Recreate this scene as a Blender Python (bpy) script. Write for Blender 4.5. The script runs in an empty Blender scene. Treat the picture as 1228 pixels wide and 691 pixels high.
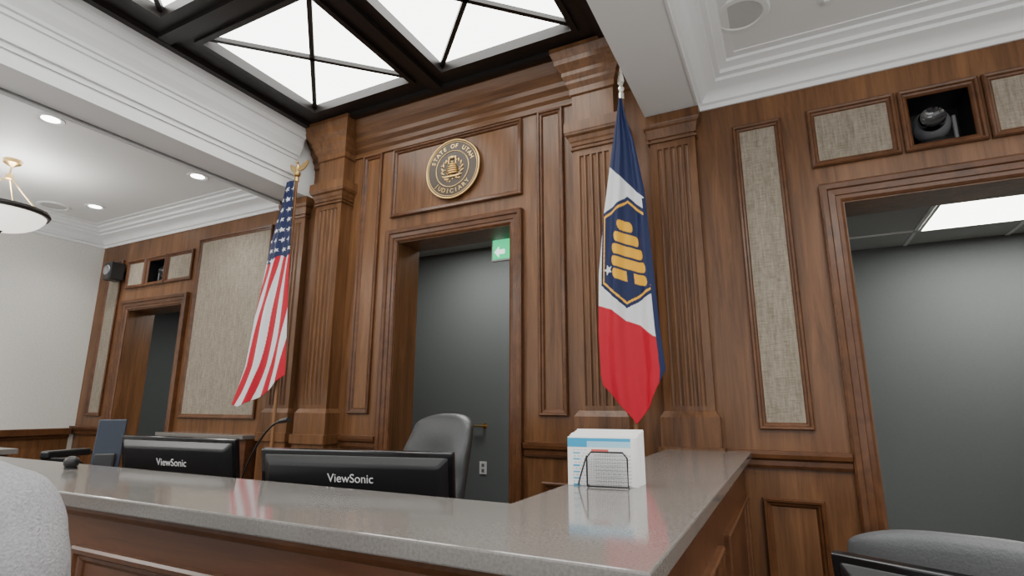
import bpy, bmesh, math, random
from mathutils import Vector, Matrix
random.seed(3)
EZ=1.55
C=bpy.context
# ---------------------------------------------------------------- materials
def newmat(name):
    m=bpy.data.materials.new(name);m.use_nodes=True
    nt=m.node_tree;b=nt.nodes['Principled BSDF'];return m,nt,b
def plain(name,col,rough=0.5,metal=0.0,spec=0.5,noise=0.0,scale=30,bump=0.0,coat=0.0):
    m,nt,b=newmat(name)
    b.inputs['Base Color'].default_value=(*col,1);b.inputs['Roughness'].default_value=rough
    b.inputs['Metallic'].default_value=metal;b.inputs['Specular IOR Level'].default_value=spec
    if coat: b.inputs['Coat Weight'].default_value=coat;b.inputs['Coat Roughness'].default_value=0.15
    if noise or bump:
        tc=nt.nodes.new('ShaderNodeTexCoord');n=nt.nodes.new('ShaderNodeTexNoise')
        n.inputs['Scale'].default_value=scale;n.inputs['Detail'].default_value=4
        nt.links.new(tc.outputs['Object'],n.inputs['Vector'])
        if noise:
            r=nt.nodes.new('ShaderNodeValToRGB')
            r.color_ramp.elements[0].position=0.3;r.color_ramp.elements[1].position=0.7
            r.color_ramp.elements[0].color=(*[c*(1-noise) for c in col],1)
            r.color_ramp.elements[1].color=(*[min(1,c*(1+noise)) for c in col],1)
            nt.links.new(n.outputs['Fac'],r.inputs['Fac']);nt.links.new(r.outputs['Color'],b.inputs['Base Color'])
        if bump:
            bp=nt.nodes.new('ShaderNodeBump');bp.inputs['Strength'].default_value=bump;bp.inputs['Distance'].default_value=0.003
            nt.links.new(n.outputs['Fac'],bp.inputs['Height']);nt.links.new(bp.outputs['Normal'],b.inputs['Normal'])
    return m
def wood(name,dark,light,grain=(14,14,1.0),rough=0.32):
    m,nt,b=newmat(name)
    tc=nt.nodes.new('ShaderNodeTexCoord')
    mp=nt.nodes.new('ShaderNodeMapping');mp.inputs['Scale'].default_value=grain
    n=nt.nodes.new('ShaderNodeTexNoise');n.inputs['Scale'].default_value=1.6;n.inputs['Detail'].default_value=9;n.inputs['Roughness'].default_value=0.68;n.inputs['Distortion'].default_value=0.6
    mp2=nt.nodes.new('ShaderNodeMapping');mp2.inputs['Scale'].default_value=[g*0.16 for g in grain[:3]]
    n2=nt.nodes.new('ShaderNodeTexNoise');n2.inputs['Scale'].default_value=1.5;n2.inputs['Detail'].default_value=3
    nt.links.new(tc.outputs['Object'],mp.inputs[0]);nt.links.new(mp.outputs[0],n.inputs['Vector'])
    nt.links.new(tc.outputs['Object'],mp2.inputs[0]);nt.links.new(mp2.outputs[0],n2.inputs['Vector'])
    mx=nt.nodes.new('ShaderNodeMath');mx.operation='MULTIPLY_ADD';mx.inputs[1].default_value=0.6
    nt.links.new(n.outputs['Fac'],mx.inputs[0])
    m2=nt.nodes.new('ShaderNodeMath');m2.operation='MULTIPLY';m2.inputs[1].default_value=0.4
    nt.links.new(n2.outputs['Fac'],m2.inputs[0]);nt.links.new(m2.outputs[0],mx.inputs[2])
    r=nt.nodes.new('ShaderNodeValToRGB');r.color_ramp.elements[0].position=0.37;r.color_ramp.elements[1].position=0.64
    r.color_ramp.elements[0].color=(*dark,1);r.color_ramp.elements[1].color=(*light,1)
    nt.links.new(mx.outputs[0],r.inputs['Fac']);nt.links.new(r.outputs['Color'],b.inputs['Base Color'])
    b.inputs['Roughness'].default_value=rough;b.inputs['Specular IOR Level'].default_value=0.4
    return m
def emis(name,col,s):
    m,nt,b=newmat(name);b.inputs['Base Color'].default_value=(*col,1)
    b.inputs['Emission Color'].default_value=(*col,1);b.inputs['Emission Strength'].default_value=s;return m
def vcol(name,rough=0.6,sheen=0.0):
    m,nt,b=newmat(name);a=nt.nodes.new('ShaderNodeAttribute');a.attribute_name='Col'
    nt.links.new(a.outputs['Color'],b.inputs['Base Color']);b.inputs['Roughness'].default_value=rough
    b.inputs['Specular IOR Level'].default_value=0.25
    return m
WD=(0.072,0.030,0.0115);WL=(0.215,0.099,0.041)
M_wood=wood('walnut_vertical',WD,WL)
M_woodh=wood('walnut_horizontal',WD,WL,(1.0,14,14))
M_trim=wood('walnut_trim',(0.062,0.024,0.009),(0.140,0.057,0.023),(8,8,8),0.28)
M_bench=wood('walnut_bench',(0.056,0.021,0.009),(0.135,0.053,0.023),(1.2,14,14),0.35)
def fabric():
    m,nt,b=newmat('woven_panel_fabric')
    tc=nt.nodes.new('ShaderNodeTexCoord');out=[]
    for sc in ((45,45,5),(8,8,110)):
        mp=nt.nodes.new('ShaderNodeMapping');mp.inputs['Scale'].default_value=sc
        n=nt.nodes.new('ShaderNodeTexNoise');n.inputs['Scale'].default_value=2.2;n.inputs['Detail'].default_value=5;n.inputs['Roughness'].default_value=0.7
        nt.links.new(tc.outputs['Object'],mp.inputs[0]);nt.links.new(mp.outputs[0],n.inputs['Vector']);out.append(n)
    mx=nt.nodes.new('ShaderNodeMath');mx.operation='ADD';nt.links.new(out[0].outputs['Fac'],mx.inputs[0]);nt.links.new(out[1].outputs['Fac'],mx.inputs[1])
    r=nt.nodes.new('ShaderNodeValToRGB')
    mr=nt.nodes.new('ShaderNodeMath');mr.operation='MULTIPLY';mr.inputs[1].default_value=0.5;nt.links.new(mx.outputs[0],mr.inputs[0])
    r.color_ramp.elements[0].position=0.38;r.color_ramp.elements[1].position=0.62
    r.color_ramp.elements[0].color=(0.16,0.130,0.095,1);r.color_ramp.elements[1].color=(0.33,0.29,0.23,1)
    nt.links.new(mr.outputs[0],r.inputs['Fac']);nt.links.new(r.outputs['Color'],b.inputs['Base Color'])
    b.inputs['Roughness'].default_value=0.85;return m
M_fab=fabric()
M_white=plain('ceiling_white',(0.80,0.81,0.80),0.6)
M_crown=plain('crown_white',(0.80,0.81,0.81),0.4)
M_wallL=plain('textured_wallcovering',(0.68,0.67,0.63),0.8,noise=0.06,scale=60,bump=0.5)
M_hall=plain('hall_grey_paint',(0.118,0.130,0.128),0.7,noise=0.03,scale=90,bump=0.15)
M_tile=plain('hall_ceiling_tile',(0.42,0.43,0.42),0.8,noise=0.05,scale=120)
M_stone=plain('grey_quartz_countertop',(0.180,0.167,0.155),0.10,noise=0.16,scale=180,spec=0.6)
M_frame=plain('dark_bronze_frame',(0.014,0.011,0.010),0.45)
M_black=plain('black_plastic',(0.012,0.012,0.013),0.32)
M_gloss=plain('black_gloss_plastic',(0.008,0.008,0.009),0.12)
M_leather=plain('grey_leather',(0.044,0.047,0.049),0.42,noise=0.12,scale=120,bump=0.3)
M_vinyl=plain('grey_vinyl',(0.085,0.090,0.095),0.5,noise=0.10,scale=160,bump=0.3)
M_gold=plain('brushed_gold',(0.62,0.42,0.18),0.32,metal=1)
M_silver=plain('satin_silver',(0.7,0.68,0.62),0.25,metal=1)
M_pole=wood('oak_pole',(0.16,0.07,0.03),(0.30,0.15,0.06),(10,10,1))
M_sky=emis('skylight_diffuser',(1.0,1.0,0.96),7.0)
M_led=emis('led_lens',(1,0.99,0.96),12.0)
M_bowl=emis('frosted_glass_bowl',(1.0,0.97,0.88),1.6)
M_cam=plain('camera_grey_plastic',(0.15,0.15,0.16),0.35)
M_lens=plain('lens_glass',(0.004,0.004,0.006),0.05,coat=1)
M_carpet=plain('carpet',(0.15,0.15,0.155),0.95,noise=0.3,scale=200)
M_plate=plain('white_plastic',(0.7,0.7,0.68),0.4)
M_exit=emis('exit_green',(0.02,0.55,0.22),1.6)
M_text=plain('logo_print',(0.75,0.75,0.75),0.4)
M_bluescr=plain('blue_grey_case',(0.018,0.026,0.045),0.3)
M_hood=plain('heather_grey_knit',(0.33,0.33,0.345),0.95,noise=0.18,scale=260,bump=0.9)
M_jean=plain('dark_denim',(0.03,0.04,0.07),0.9,noise=0.2,scale=200)
M_skin=plain('skin',(0.55,0.33,0.24),0.5,noise=0.05)
M_hair=plain('brown_hair',(0.05,0.03,0.02),0.6,noise=0.3,scale=150)
M_shoe=plain('shoe_black',(0.02,0.02,0.02),0.5)
M_flag=vcol('flag_nylon',0.5)
M_print=vcol('printed_paper',0.45)
M_bronze=plain('seal_bronze',(0.045,0.027,0.014),0.4)
# ---------------------------------------------------------------- builders
def group(name):
    e=bpy.data.objects.new(name,None);C.collection.objects.link(e);e.empty_display_size=0.1;return e
class MB:
    def __init__(s): s.v=[];s.f=[];s.m=[]
    def add(s,vs,fs,mi=0):
        o=len(s.v);s.v+=[tuple(v) for v in vs]
        for f in fs: s.f.append([o+i for i in f]);s.m.append(mi)
    def box(s,x0,x1,y0,y1,z0,z1,mi=0,M=None):
        vs=[Vector(p) for p in [(x0,y0,z0),(x1,y0,z0),(x1,y1,z0),(x0,y1,z0),(x0,y0,z1),(x1,y0,z1),(x1,y1,z1),(x0,y1,z1)]]
        if M: vs=[M@v for v in vs]
        s.add(vs,[(0,3,2,1),(4,5,6,7),(0,1,5,4),(1,2,6,5),(2,3,7,6),(3,0,4,7)],mi);return s
    def sweep(s,path,prof,mp,closed=False,mi=0):
        """mitred sweep of profile (offset,height) along 2D path, mp(a,b,h)->xyz"""
        n=len(path);P=[Vector(p) for p in path];rings=[]
        for i in range(n):
            d1=(P[i]-P[i-1]) if (closed or i>0) else None
            d2=(P[(i+1)%n]-P[i]) if (closed or i<n-1) else None
            ns=[Vector((-d.y,d.x)).normalized() for d in (d1,d2) if d is not None]
            if len(ns)==2:
                m=(ns[0]+ns[1]);m=m/max(1e-6,(1+ns[0].dot(ns[1])))
            else: m=ns[0]
            rings.append([mp(P[i].x+m.x*o,P[i].y+m.y*o,h) for o,h in prof])
        vs=[v for r in rings for v in r];k=len(prof);fs=[]
        for i in range(n if closed else n-1):
            j=(i+1)%n
            for a in range(k-1): fs.append((i*k+a,i*k+a+1,j*k+a+1,j*k+a))
        if not closed:
            fs.append(tuple(range(k)));fs.append(tuple((n-1)*k+a for a in reversed(range(k))))
        s.add(vs,fs,mi);return s
    def lathe(s,prof,center=(0,0,0),n=32,mi=0,M=None,a0=0,a1=2*math.pi):
        vs=[];fs=[];full=abs(a1-a0-2*math.pi)<1e-6;nn=n if full else n+1
        c=Vector(center)
        for i in range(nn):
            a=a0+(a1-a0)*i/n
            for r,z in prof:
                v=Vector((r*math.cos(a),r*math.sin(a),z))
                if M: v=M@v
                vs.append(v+c)
        k=len(prof)
        for i in range(n):
            j=(i+1)%nn
            for a in range(k-1): fs.append((i*k+a,j*k+a,j*k+a+1,i*k+a+1))
        s.add(vs,fs,mi);return s
    def ball(s,c,rx,ry=None,rz=None,n=20,mi=0,M=None):
        ry=ry or rx;rz=rz or rx
        prof=[(math.sin(math.pi*i/n),-math.cos(math.pi*i/n)) for i in range(n+1)]
        S=Matrix.Diagonal((rx,ry,rz,1))
        return s.lathe(prof,c,n*2,mi,(M@S) if M else S)
    def tube(s,pts,r,n=10,mi=0,cap=True):
        P=[Vector(p) for p in pts];k=len(P);vs=[];up=None
        for i,p in enumerate(P):
            d=(P[min(i+1,k-1)]-P[max(i-1,0)]).normalized()
            if up is None: up=d.orthogonal().normalized()
            a=(up-d*up.dot(d)).normalized();b=d.cross(a);up=a
            rr=r[i] if isinstance(r,(list,tuple)) else r
            for j in range(n):
                t=2*math.pi*j/n;vs.append(p+a*rr*math.cos(t)+b*rr*math.sin(t))
        fs=[(i*n+j,i*n+(j+1)%n,(i+1)*n+(j+1)%n,(i+1)*n+j) for i in range(k-1) for j in range(n)]
        if cap: fs+=[tuple(reversed(range(n))),tuple((k-1)*n+j for j in range(n))]
        s.add(vs,fs,mi);return s
    def obj(s,name,mats,parent=None,bevel=0,smooth=False,M=None,subsurf=0,seg=2):
        me=bpy.data.meshes.new(name);me.from_pydata(s.v,[],s.f)
        for i,p in enumerate(me.polygons): p.material_index=s.m[i]
        if not isinstance(mats,(list,tuple)): mats=[mats]
        for m in mats: me.materials.append(m)
        bm=bmesh.new();bm.from_mesh(me)
        if smooth: bmesh.ops.remove_doubles(bm,verts=bm.verts,dist=1e-5)
        bmesh.ops.recalc_face_normals(bm,faces=bm.faces);bm.to_mesh(me);bm.free()
        o=bpy.data.objects.new(name,me);C.collection.objects.link(o)
        if parent: o.parent=parent
        if M: o.matrix_local=M
        if smooth:
            me.shade_smooth()
            if smooth!='all':
                try: me.set_sharp_from_angle(angle=math.radians(38))
                except Exception: pass
        if bevel:
            b=o.modifiers.new('b','BEVEL');b.width=bevel;b.segments=seg;b.limit_method='ANGLE'
        if subsurf:
            q=o.modifiers.new('s','SUBSURF');q.levels=subsurf;q.render_levels=subsurf
        return o
def XZ(y0): return lambda a,b,h:(a,y0-h,b)      # wall facing -y
def rectp(x0,x1,z0,z1): return [(x0,z0),(x0,z1),(x1,z1),(x1,z0)]  # left normal points outward
def text(body,size,mat,parent,M,ext=0.0005,name='lettering',align='CENTER'):
    c=bpy.data.curves.new(name,'FONT');c.body=body;c.size=size;c.extrude=ext;c.align_x=align;c.align_y='CENTER'
    c.materials.append(mat);o=bpy.data.objects.new(name,c);C.collection.objects.link(o);o.parent=parent;o.matrix_local=M;return o
RX90=Matrix.Rotation(math.radians(90),4,'X')
FL=-1.10   # raised floor behind bench (relative to the eye)
F0=-1.55   # well floor
# ---------------------------------------------------------------- back wall with openings
WT=1.71
def wall_pieces(mb,x0,x1,z0,z1,holes,y0=0.0,y1=0.25,mi=0):
    xs=sorted(set([x0,x1]+[h[0] for h in holes]+[h[1] for h in holes]))
    for a,b in zip(xs[:-1],xs[1:]):
        hs=sorted([(h[2],h[3]) for h in holes if h[0]<=a+1e-6 and h[1]>=b-1e-6]);z=z0
        for h in hs:
            if h[0]>z: mb.box(a,b,y0,y1,z,h[0],mi)
            z=h[1]
        if z<z1: mb.box(a,b,y0,y1,z,z1,mi)
DC=(-2.52,-1.57,FL,1.20);DR=(0.345,1.27,F0,1.03);DL=(-5.95,-5.07,FL,0.94)
NR=(0.66,0.94,1.255,1.545);NL=(-5.72,-5.42,1.19,1.45)
mb=MB();wall_pieces(mb,-6.6,3.4,F0,2.45,[DC,DR,DL,NR,NL])
mb.obj('wall_back',M_wood)
def niche(n):
    x0,x1,z0,z1=n;mb=MB();t=0.004
    mb.box(x0,x1,0.25,0.26,z0,z1);mb.box(x0,x0+t,0.005,0.25,z0,z1);mb.box(x1-t,x1,0.005,0.25,z0,z1);mb.box(x0,x1,0.005,0.25,z0,z0+t);mb.box(x0,x1,0.005,0.25,z1-t,z1)
    return mb.obj('trim_niche_liner',M_black)
niche(NR);niche(NL)
tr=[0]
def trim(mb,mat=M_trim,name=None,bevel=0,smooth=False):
    tr[0]+=1;return mb.obj(name or 'trim_%d'%tr[0],mat,bevel=bevel,smooth=smooth)
PROF=[(0.0,0.0),(0.0,0.020),(-0.006,0.026),(-0.016,0.024),(-0.022,0.014),(-0.030,0.012),(-0.036,0.006),(-0.040,0.0)]
def panel(x0,x1,z0,z1,fab=False,y0=0.0,sc=1.0):
    mb=MB();pr=[(o*sc,h*sc) for o,h in PROF]
    mb.sweep(rectp(x0,x1,z0,z1),pr,XZ(y0),True);trim(mb)
    if fab:
        mb=MB();w=0.034*sc;mb.box(x0+w,x1-w,y0-0.006,y0+0.01,z0+w,z1-w);trim(mb,M_fab)
CAS=[(0.0,0.0),(0.0,0.012),(0.012,0.020),(0.030,0.020),(0.034,0.027),(0.062,0.030),(0.068,0.040),(0.090,0.045),(0.100,0.038),(0.100,0.0)]
def casing(d,top=None,w=1.0,lining=True):
    x0,x1,z0,z1=d;mb=MB()
    mb.sweep([(x0,z0),(x0,z1),(x1,z1),(x1,z0)],[(o*w,h) for o,h in CAS],XZ(0),False);trim(mb)
    mb=MB();t=0.006;mb.box(x0,x0+t,-0.004,0.255,z0,z1);mb.box(x1-t,x1,-0.004,0.255,z0,z1);mb.box(x0+t,x1-t,-0.004,0.255,z1-t,z1);trim(mb,M_wood)
casing(DC,w=0.95);casing(DR,w=1.0);casing(DL,w=1.0)
for a,b in ((-2.905,-2.711),(-1.365,-1.175)): panel(a,b,-0.06,1.975)
panel(-2.60,-1.48,1.40,1.965)
panel(-0.145,0.105,-0.115,1.56,True)
panel(-4.90,-3.90,-0.115,1.55,True)
panel(-6.42,-6.16,-0.115,1.50,True)
panel(0.23,0.625,1.235,1.565,True);panel(0.638,0.962,1.235,1.565,False);panel(0.975,1.37,1.235,1.565,True)
panel(1.56,2.6,-0.115,1.56,True)
panel(-6.06,-5.75,1.17,1.47,True);panel(-5.74,-5.40,1.17,1.47,False);panel(-5.39,-4.98,1.17,1.47,True)
for a,b in ((-0.16,0.11),(-1.35,-1.17),(-2.9,-2.72),(1.5,2.4)): panel(a,b,-0.90,-0.44)
for a,b in ((-6.45,-6.10),): panel(a,b,-0.95,-0.44)
RAIL=[(0,-0.30),(0.018,-0.30),(0.026,-0.285),(0.026,-0.262),(0.045,-0.250),(0.050,-0.232),(0.050,-0.215),(0,-0.215)]
def ext_x(mb,prof,x0,x1,mi=0):
    k=len(prof);vs=[(x0,-y,z) for y,z in prof]+[(x1,-y,z) for y,z in prof]
    mb.add(vs,[(i,(i+1)%k,k+(i+1)%k,k+i) for i in range(k)]+[tuple(range(k)),tuple(reversed(range(k,2*k)))],mi)
for a,b in ((-0.30,0.243),(-1.46,-1.13),(-2.95,-2.62),(1.375,3.4),(-6.6,-6.06)):
    mb=MB();ext_x(mb,RAIL,a,b);trim(mb)
for a,b in ((-0.22,0.243),(-1.46,-1.13),(1.375,3.4),(-6.6,-6.06)):
    mb=MB();mb.box(a,b,-0.02,0,(F0 if a>-0.5 else FL),(F0 if a>-0.5 else FL)+0.14);trim(mb,M_trim,'baseboard_back' if a==-0.22 else None)
mb=MB();mb.box(-4.95,-3.82,-0.16,-0.001,-0.265,-0.235,1);mb.box(-4.95,-3.82,-0.13,-0.001,FL,-0.265,0)
mb.obj('rear_credenza',[M_bench,M_stone],bevel=0.003)
# ---------------------------------------------------------------- pilasters
def fluted(name,xc,w,proj,z0,z1,ztop,capw,nfl=5,top_block=None):
    g=group(name);mb=MB();h=w/2
    def shaft(za,zb,flutes):
        pts=[(xc-h,-0.001),(xc-h,-proj)]
        if flutes:
            m=0.035;fw=(w-2*m)/nfl
            for i in range(nfl):
                a=xc-h+m+i*fw
                for k in range(9):
                    t=math.pi*k/8;r=fw*0.36
                    pts.append((a+fw/2-r*math.cos(t),-proj+0.75*r*math.sin(t)))
        pts+=[(xc+h,-proj),(xc+h,-0.001)]
        k=len(pts);vs=[(x,y,za) for x,y in pts]+[(x,y,zb) for x,y in pts]
        mb.add(vs,[(i,(i+1)%k,k+(i+1)%k,k+i) for i in range(k)]+[tuple(range(k)),tuple(reversed(range(k,2*k)))])
    shaft(z0+0.07,z1-0.07,True);shaft(z0,z0+0.07,False);shaft(z1-0.07,z1,False)
    def ring(prof,mi=0):
        path=[(xc-h,-0.001),(xc-h,-proj),(xc+h,-proj),(xc+h,-0.001)]
        mb.sweep(path,[(-0.001,prof[0][1])]+[(-(-o),z) for o,z in prof]+[(-0.001,prof[-1][1])],lambda a,b,hh:(a,b,hh),False,mi)
    def flip(p): return [(-o,z) for o,z in p]
    ring(flip([(0.022,z0-0.02),(0.022,z0+0.012),(0.010,z0+0.03),(0.0,z0+0.045)]))
    mb.box(xc-h-0.022,xc+h+0.022,-proj-0.022,-0.001,z0-0.14,z0-0.02)
    mb.box(xc-h-0.022,xc+h+0.022,-proj-0.022,-0.001,FL,z0-0.2)
    mb.box(xc-h-0.035,xc+h+0.035,-proj-0.040,-0.001,z0-0.205,z0-0.14)
    ring(flip([(0.0,z1-0.03),(0.012,z1-0.028),(0.014,z1-0.018),(0.0,z1-0.012)]))
    c=capw
    ring(flip([(0.0,z1),(0.008,z1),(0.012,z1+0.02),(c*0.4,z1+0.03),(c*0.55,z1+0.055),(c*0.8,z1+0.065),(c,z1+0.085),(c,ztop)]))
    mb.box(xc-h-c*0.9,xc+h+c*0.9,-proj-c*0.9,-0.001,z1+0.07,ztop)
    if top_block:
        zb,ze=top_block
        mb.box(xc-h,xc+h,-proj,-0.001,ztop,zb)
        ring(flip([(0.0,zb-0.10),(0.012,zb-0.09),(0.012,zb-0.05),(0.03,zb-0.02),(0.032,zb),(0.05,zb+0.03),(0.052,zb+0.055),(0.085,zb+0.10),(0.09,zb+0.13),(0.11,ze-0.03),(0.11,ze)]))
        mb.box(xc-h-0.03,xc+h+0.03,-proj-0.03,-0.001,zb,ze)
    mb.obj('shaft',M_wood,g);return g
ENT_B,ENT_T=2.05,2.26
fluted('fluted_pilaster',-0.935,0.27,0.12,-0.07,1.60,1.75,0.045,5,(ENT_B,ENT_T))
fluted('fluted_pilaster',-3.145,0.27,0.12,-0.07,1.60,1.75,0.045,5,(ENT_B,ENT_T))
fluted('fluted_pilaster',-0.475,0.26,0.05,-0.07,1.57,1.71,0.035,5)
fluted('fluted_pilaster',-3.605,0.26,0.05,-0.07,1.57,1.71,0.035,5)
mb=MB()
CORN=[(0,ENT_B-0.08),(0.015,ENT_B-0.075),(0.018,ENT_B-0.04),(0.035,ENT_B-0.02),(0.04,ENT_B+0.01),(0.065,ENT_B+0.04),(0.07,ENT_B+0.07),(0.11,ENT_B+0.12),(0.12,ENT_B+0.15),(0.14,ENT_T-0.02),(0.14,ENT_T),(0,ENT_T)]
ext_x(mb,CORN,-3.02,-1.06);ext_x(mb,CORN,-0.81,-0.62);ext_x(mb,CORN,-3.46,-3.27)
mb.obj('trim_entablature',M_woodh)
# ---------------------------------------------------------------- hallway rooms behind
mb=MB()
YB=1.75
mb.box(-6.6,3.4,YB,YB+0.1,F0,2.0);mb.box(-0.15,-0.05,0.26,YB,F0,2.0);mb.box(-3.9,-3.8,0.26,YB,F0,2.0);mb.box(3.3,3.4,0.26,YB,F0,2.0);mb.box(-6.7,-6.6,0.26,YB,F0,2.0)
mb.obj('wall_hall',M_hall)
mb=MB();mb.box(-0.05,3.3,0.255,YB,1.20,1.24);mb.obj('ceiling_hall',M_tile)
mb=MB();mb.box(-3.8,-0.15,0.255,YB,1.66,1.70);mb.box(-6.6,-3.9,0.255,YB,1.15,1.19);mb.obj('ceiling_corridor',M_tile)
mb=MB()
for x in (0.25,0.90,1.50,2.11,2.7): mb.box(x-0.012,x+0.012,0.26,YB,1.193,1.20)
for y in (0.75,1.36): mb.box(-0.05,3.3,y-0.012,y+0.012,1.193,1.20)
mb.obj('trim_ceiling_grid',M_white)
g=group('troffer_light');mb=MB();mb.box(0.93,2.09,0.795,1.34,1.186,1.199);mb.obj('lens',emis('troffer_lens',(1,1,0.93),8.0),g)
mb=MB();mb.sweep([(0.917,0.782),(0.917,1.348),(2.108,1.348),(2.108,0.782)],[(0,0.0),(0,-0.012),(-0.015,-0.012),(-0.015,0)],lambda a,b,h:(a,b,1.198+h),True);mb.obj('frame',M_white,g)
g=group('exit_sign');mb=MB();mb.box(-1.96,-1.66,0.44,0.47,1.09,1.32);mb.box(-1.83,-1.77,0.445,0.465,1.32,1.66);mb.obj('housing',M_plate,g,bevel=0.004)
mb=MB();mb.box(-1.945,-1.675,0.434,0.441,1.105,1.29);mb.obj('green_panel',M_exit,g)
mb=MB()
mb.add([(-1.93,0.432,1.16),(-1.89,0.432,1.205),(-1.89,0.432,1.178),(-1.84,0.432,1.178),(-1.84,0.432,1.142),(-1.89,0.432,1.142),(-1.89,0.432,1.115)],[(0,1,2,3,4,5,6)]);mb.obj('arrow',emis('sign_white',(0.9,1,0.95),1.5),g)
g=group('wall_outlet');mb=MB();mb.box(-2.79,-2.71,YB-0.008,YB,-0.66,-0.54);mb.obj('plate',M_plate,g,bevel=0.002)
mb=MB();[mb.box(-2.765,-2.735,YB-0.011,YB-0.007,z,z+0.03) for z in (-0.64,-0.59)];mb.obj('sockets',M_cam,g)
g=group('door_lever');mb=MB();mb.tube([(-2.86,YB-0.05,-0.20),(-2.73,YB-0.05,-0.20)],0.011);mb.tube([(-2.74,YB,-0.20),(-2.74,YB-0.055,-0.20)],0.012);mb.lathe([(0,-0.008),(0.03,-0.008),(0.03,0.0),(0,0)],(-2.74,YB-0.001,-0.2),24,0,RX90);mb.obj('lever',M_gold,g,smooth=True)
# ---------------------------------------------------------------- left wall, floors
mb=MB();mb.box(-6.75,-6.6,-7.0,0.25,F0,2.0);mb.obj('wall_left',M_wallL)
mb=MB();mb.box(-6.6,-6.575,-7,-0.055,FL,-0.30);mb.obj('trim_wainscot_left',M_wood)
mb=MB();mb.box(-6.6,-6.53,-7,-0.055,-0.30,-0.235);mb.box(-6.6,-6.555,-7,-0.055,-0.33,-0.30);mb.obj('trim_ledge_left',M_trim,bevel=0.006)
mb=MB();mb.box(-6.6,3.4,-7,1.75,F0-0.1,F0);mb.obj('floor',M_carpet)
mb=MB();mb.box(-6.575,-0.27,-2.215,-0.001,F0,FL);mb.box(-6.6,-0.15,0.0,YB,F0,FL);mb.obj('floor_platform',M_carpet)
mb=MB();mb.box(3.4,3.5,-7.0,0.25,F0,2.0);mb.obj('wall_right',M_wallL)
# ---------------------------------------------------------------- ceilings & beams
CR=1.90
mb=MB();mb.box(-0.32,3.4,-7,0.0,CR,CR+0.05);mb.obj('ceiling_right',M_white)
CLZ=1.87
mb=MB();mb.box(-6.6,-3.74,-7,0.0,CLZ,CLZ+0.05);mb.obj('ceiling_left',M_white)
mb=MB();mb.box(-3.46,-0.62,-7,0.0,2.42,2.47);mb.obj('ceiling_center',M_white)
for a,b in ((-0.62,-0.32),(-3.74,-3.46)):
    mb=MB();mb.box(a,b,-7,-0.001,1.715,2.45);mb.obj('ceiling_beam',M_white)
CROWN=[(0.0,-0.19),(0.012,-0.19),(0.014,-0.165),(0.030,-0.158),(0.034,-0.14),(0.075,-0.105),(0.115,-0.085),(0.120,-0.068),(0.145,-0.060),(0.150,-0.040),(0.185,-0.022),(0.190,-0.008),(0.23,-0.006),(0.23,0.0)]
def crown(x0,x1,y0,y1,z,name,k=1.0,mat=M_crown):
    mb=MB();path=[(x0,y0),(x0,y1),(x1,y1),(x1,y0)]
    mb.sweep(path,[(-o*k,h*k) for o,h in CROWN],lambda a,b,h:(a,b,z+h),True);mb.obj(name,mat,smooth=True)
crown(-0.32,3.4,-7,-0.001,CR,'trim_crown_right')
crown(-6.6,-3.74,-7,-0.001,CLZ,'trim_crown_left')
# two separate mouldings on each inner beam face: small picture rail + crown
IC1=[(-0.002,1.80),(0.010,1.80),(0.012,1.83),(0.026,1.835),(0.028,1.855),(-0.002,1.86)]
IC2=[(-0.002,1.98),(0.012,1.985),(0.014,2.01),(0.028,2.015),(0.032,2.035),(0.055,2.08),(0.065,2.12),(0.070,2.15),(0.085,2.155),(0.09,2.19),(0.10,2.20),(0.10,2.275),(-0.002,2.275)]
for X,s in ((-3.46,1),(-0.62,-1)):
    mb=MB()
    for IC in (IC1,IC2):
        k=len(IC);vs=[(X+s*o,-7,z) for o,z in IC]+[(X+s*o,-0.20,z) for o,z in IC]
        mb.add(vs,[(i,(i+1)%k,k+(i+1)%k,k+i) for i in range(k)]+[tuple(range(k,2*k)),tuple(reversed(range(k)))])
    mb.obj('trim_coffer_left' if s>0 else 'trim_coffer_right',M_crown)
# ---------------------------------------------------------------- luminous skylight with dark frame
SZ=2.27
mb=MB();mb.box(-3.459,-3.33,-7,-0.005,2.278,2.30);mb.box(-0.81,-0.621,-7,-0.005,2.278,2.30);mb.box(-3.33,-0.81,-0.17,-0.005,2.278,2.30);mb.obj('ceiling_margin',M_white)
g=group('luminous_skylight')
FX0,FX1=-3.36,-0.80;FY1=-0.165
cols=[(-3.13,-2.21),(-1.93,-0.98)]
rows=[(-1.28,-0.355),(-2.46,-1.55),(-3.64,-2.73),(-4.82,-3.91)]
mb=MB()
holes=[(a,b,c,d) for a,b in cols for c,d in rows]
def slab_xy(mb,x0,x1,y0,y1,z0,z1,holes,mi=0):
    xs=sorted(set([x0,x1]+[h[0] for h in holes]+[h[1] for h in holes]))
    for a,b in zip(xs[:-1],xs[1:]):
        hs=sorted([(h[2],h[3]) for h in holes if h[0]<=a+1e-6 and h[1]>=b-1e-6]);y=y0
        for h in hs:
            if h[0]>y: mb.box(a,b,y,h[0],z0,z1,mi)
            y=h[1]
        if y<y1: mb.box(a,b,y,y1,z0,z1,mi)
slab_xy(mb,FX0,FX1,-5.2,FY1,SZ,SZ+0.12,holes)
for a,b in cols:
    for c,d in rows:
        mb.sweep([(a,c),(a,d),(b,d),(b,c)],[(0.0,0.0),(0.0,-0.02),(0.035,-0.02),(0.035,0.0)],lambda p,q,h:(p,q,SZ+h),True)
mb.sweep([(FX0,-5.2),(FX0,FY1),(FX1,FY1),(FX1,-5.2)],[(0,0.12),(0,-0.035),(-0.045,-0.035),(-0.045,0.0)],lambda p,q,h:(p,q,SZ+h),True)
for c,d in rows:
    yc=d+0.135
    if d<-1: mb.box(FX0,FX1,yc-0.04,yc+0.04,SZ-0.03,SZ)
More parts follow.
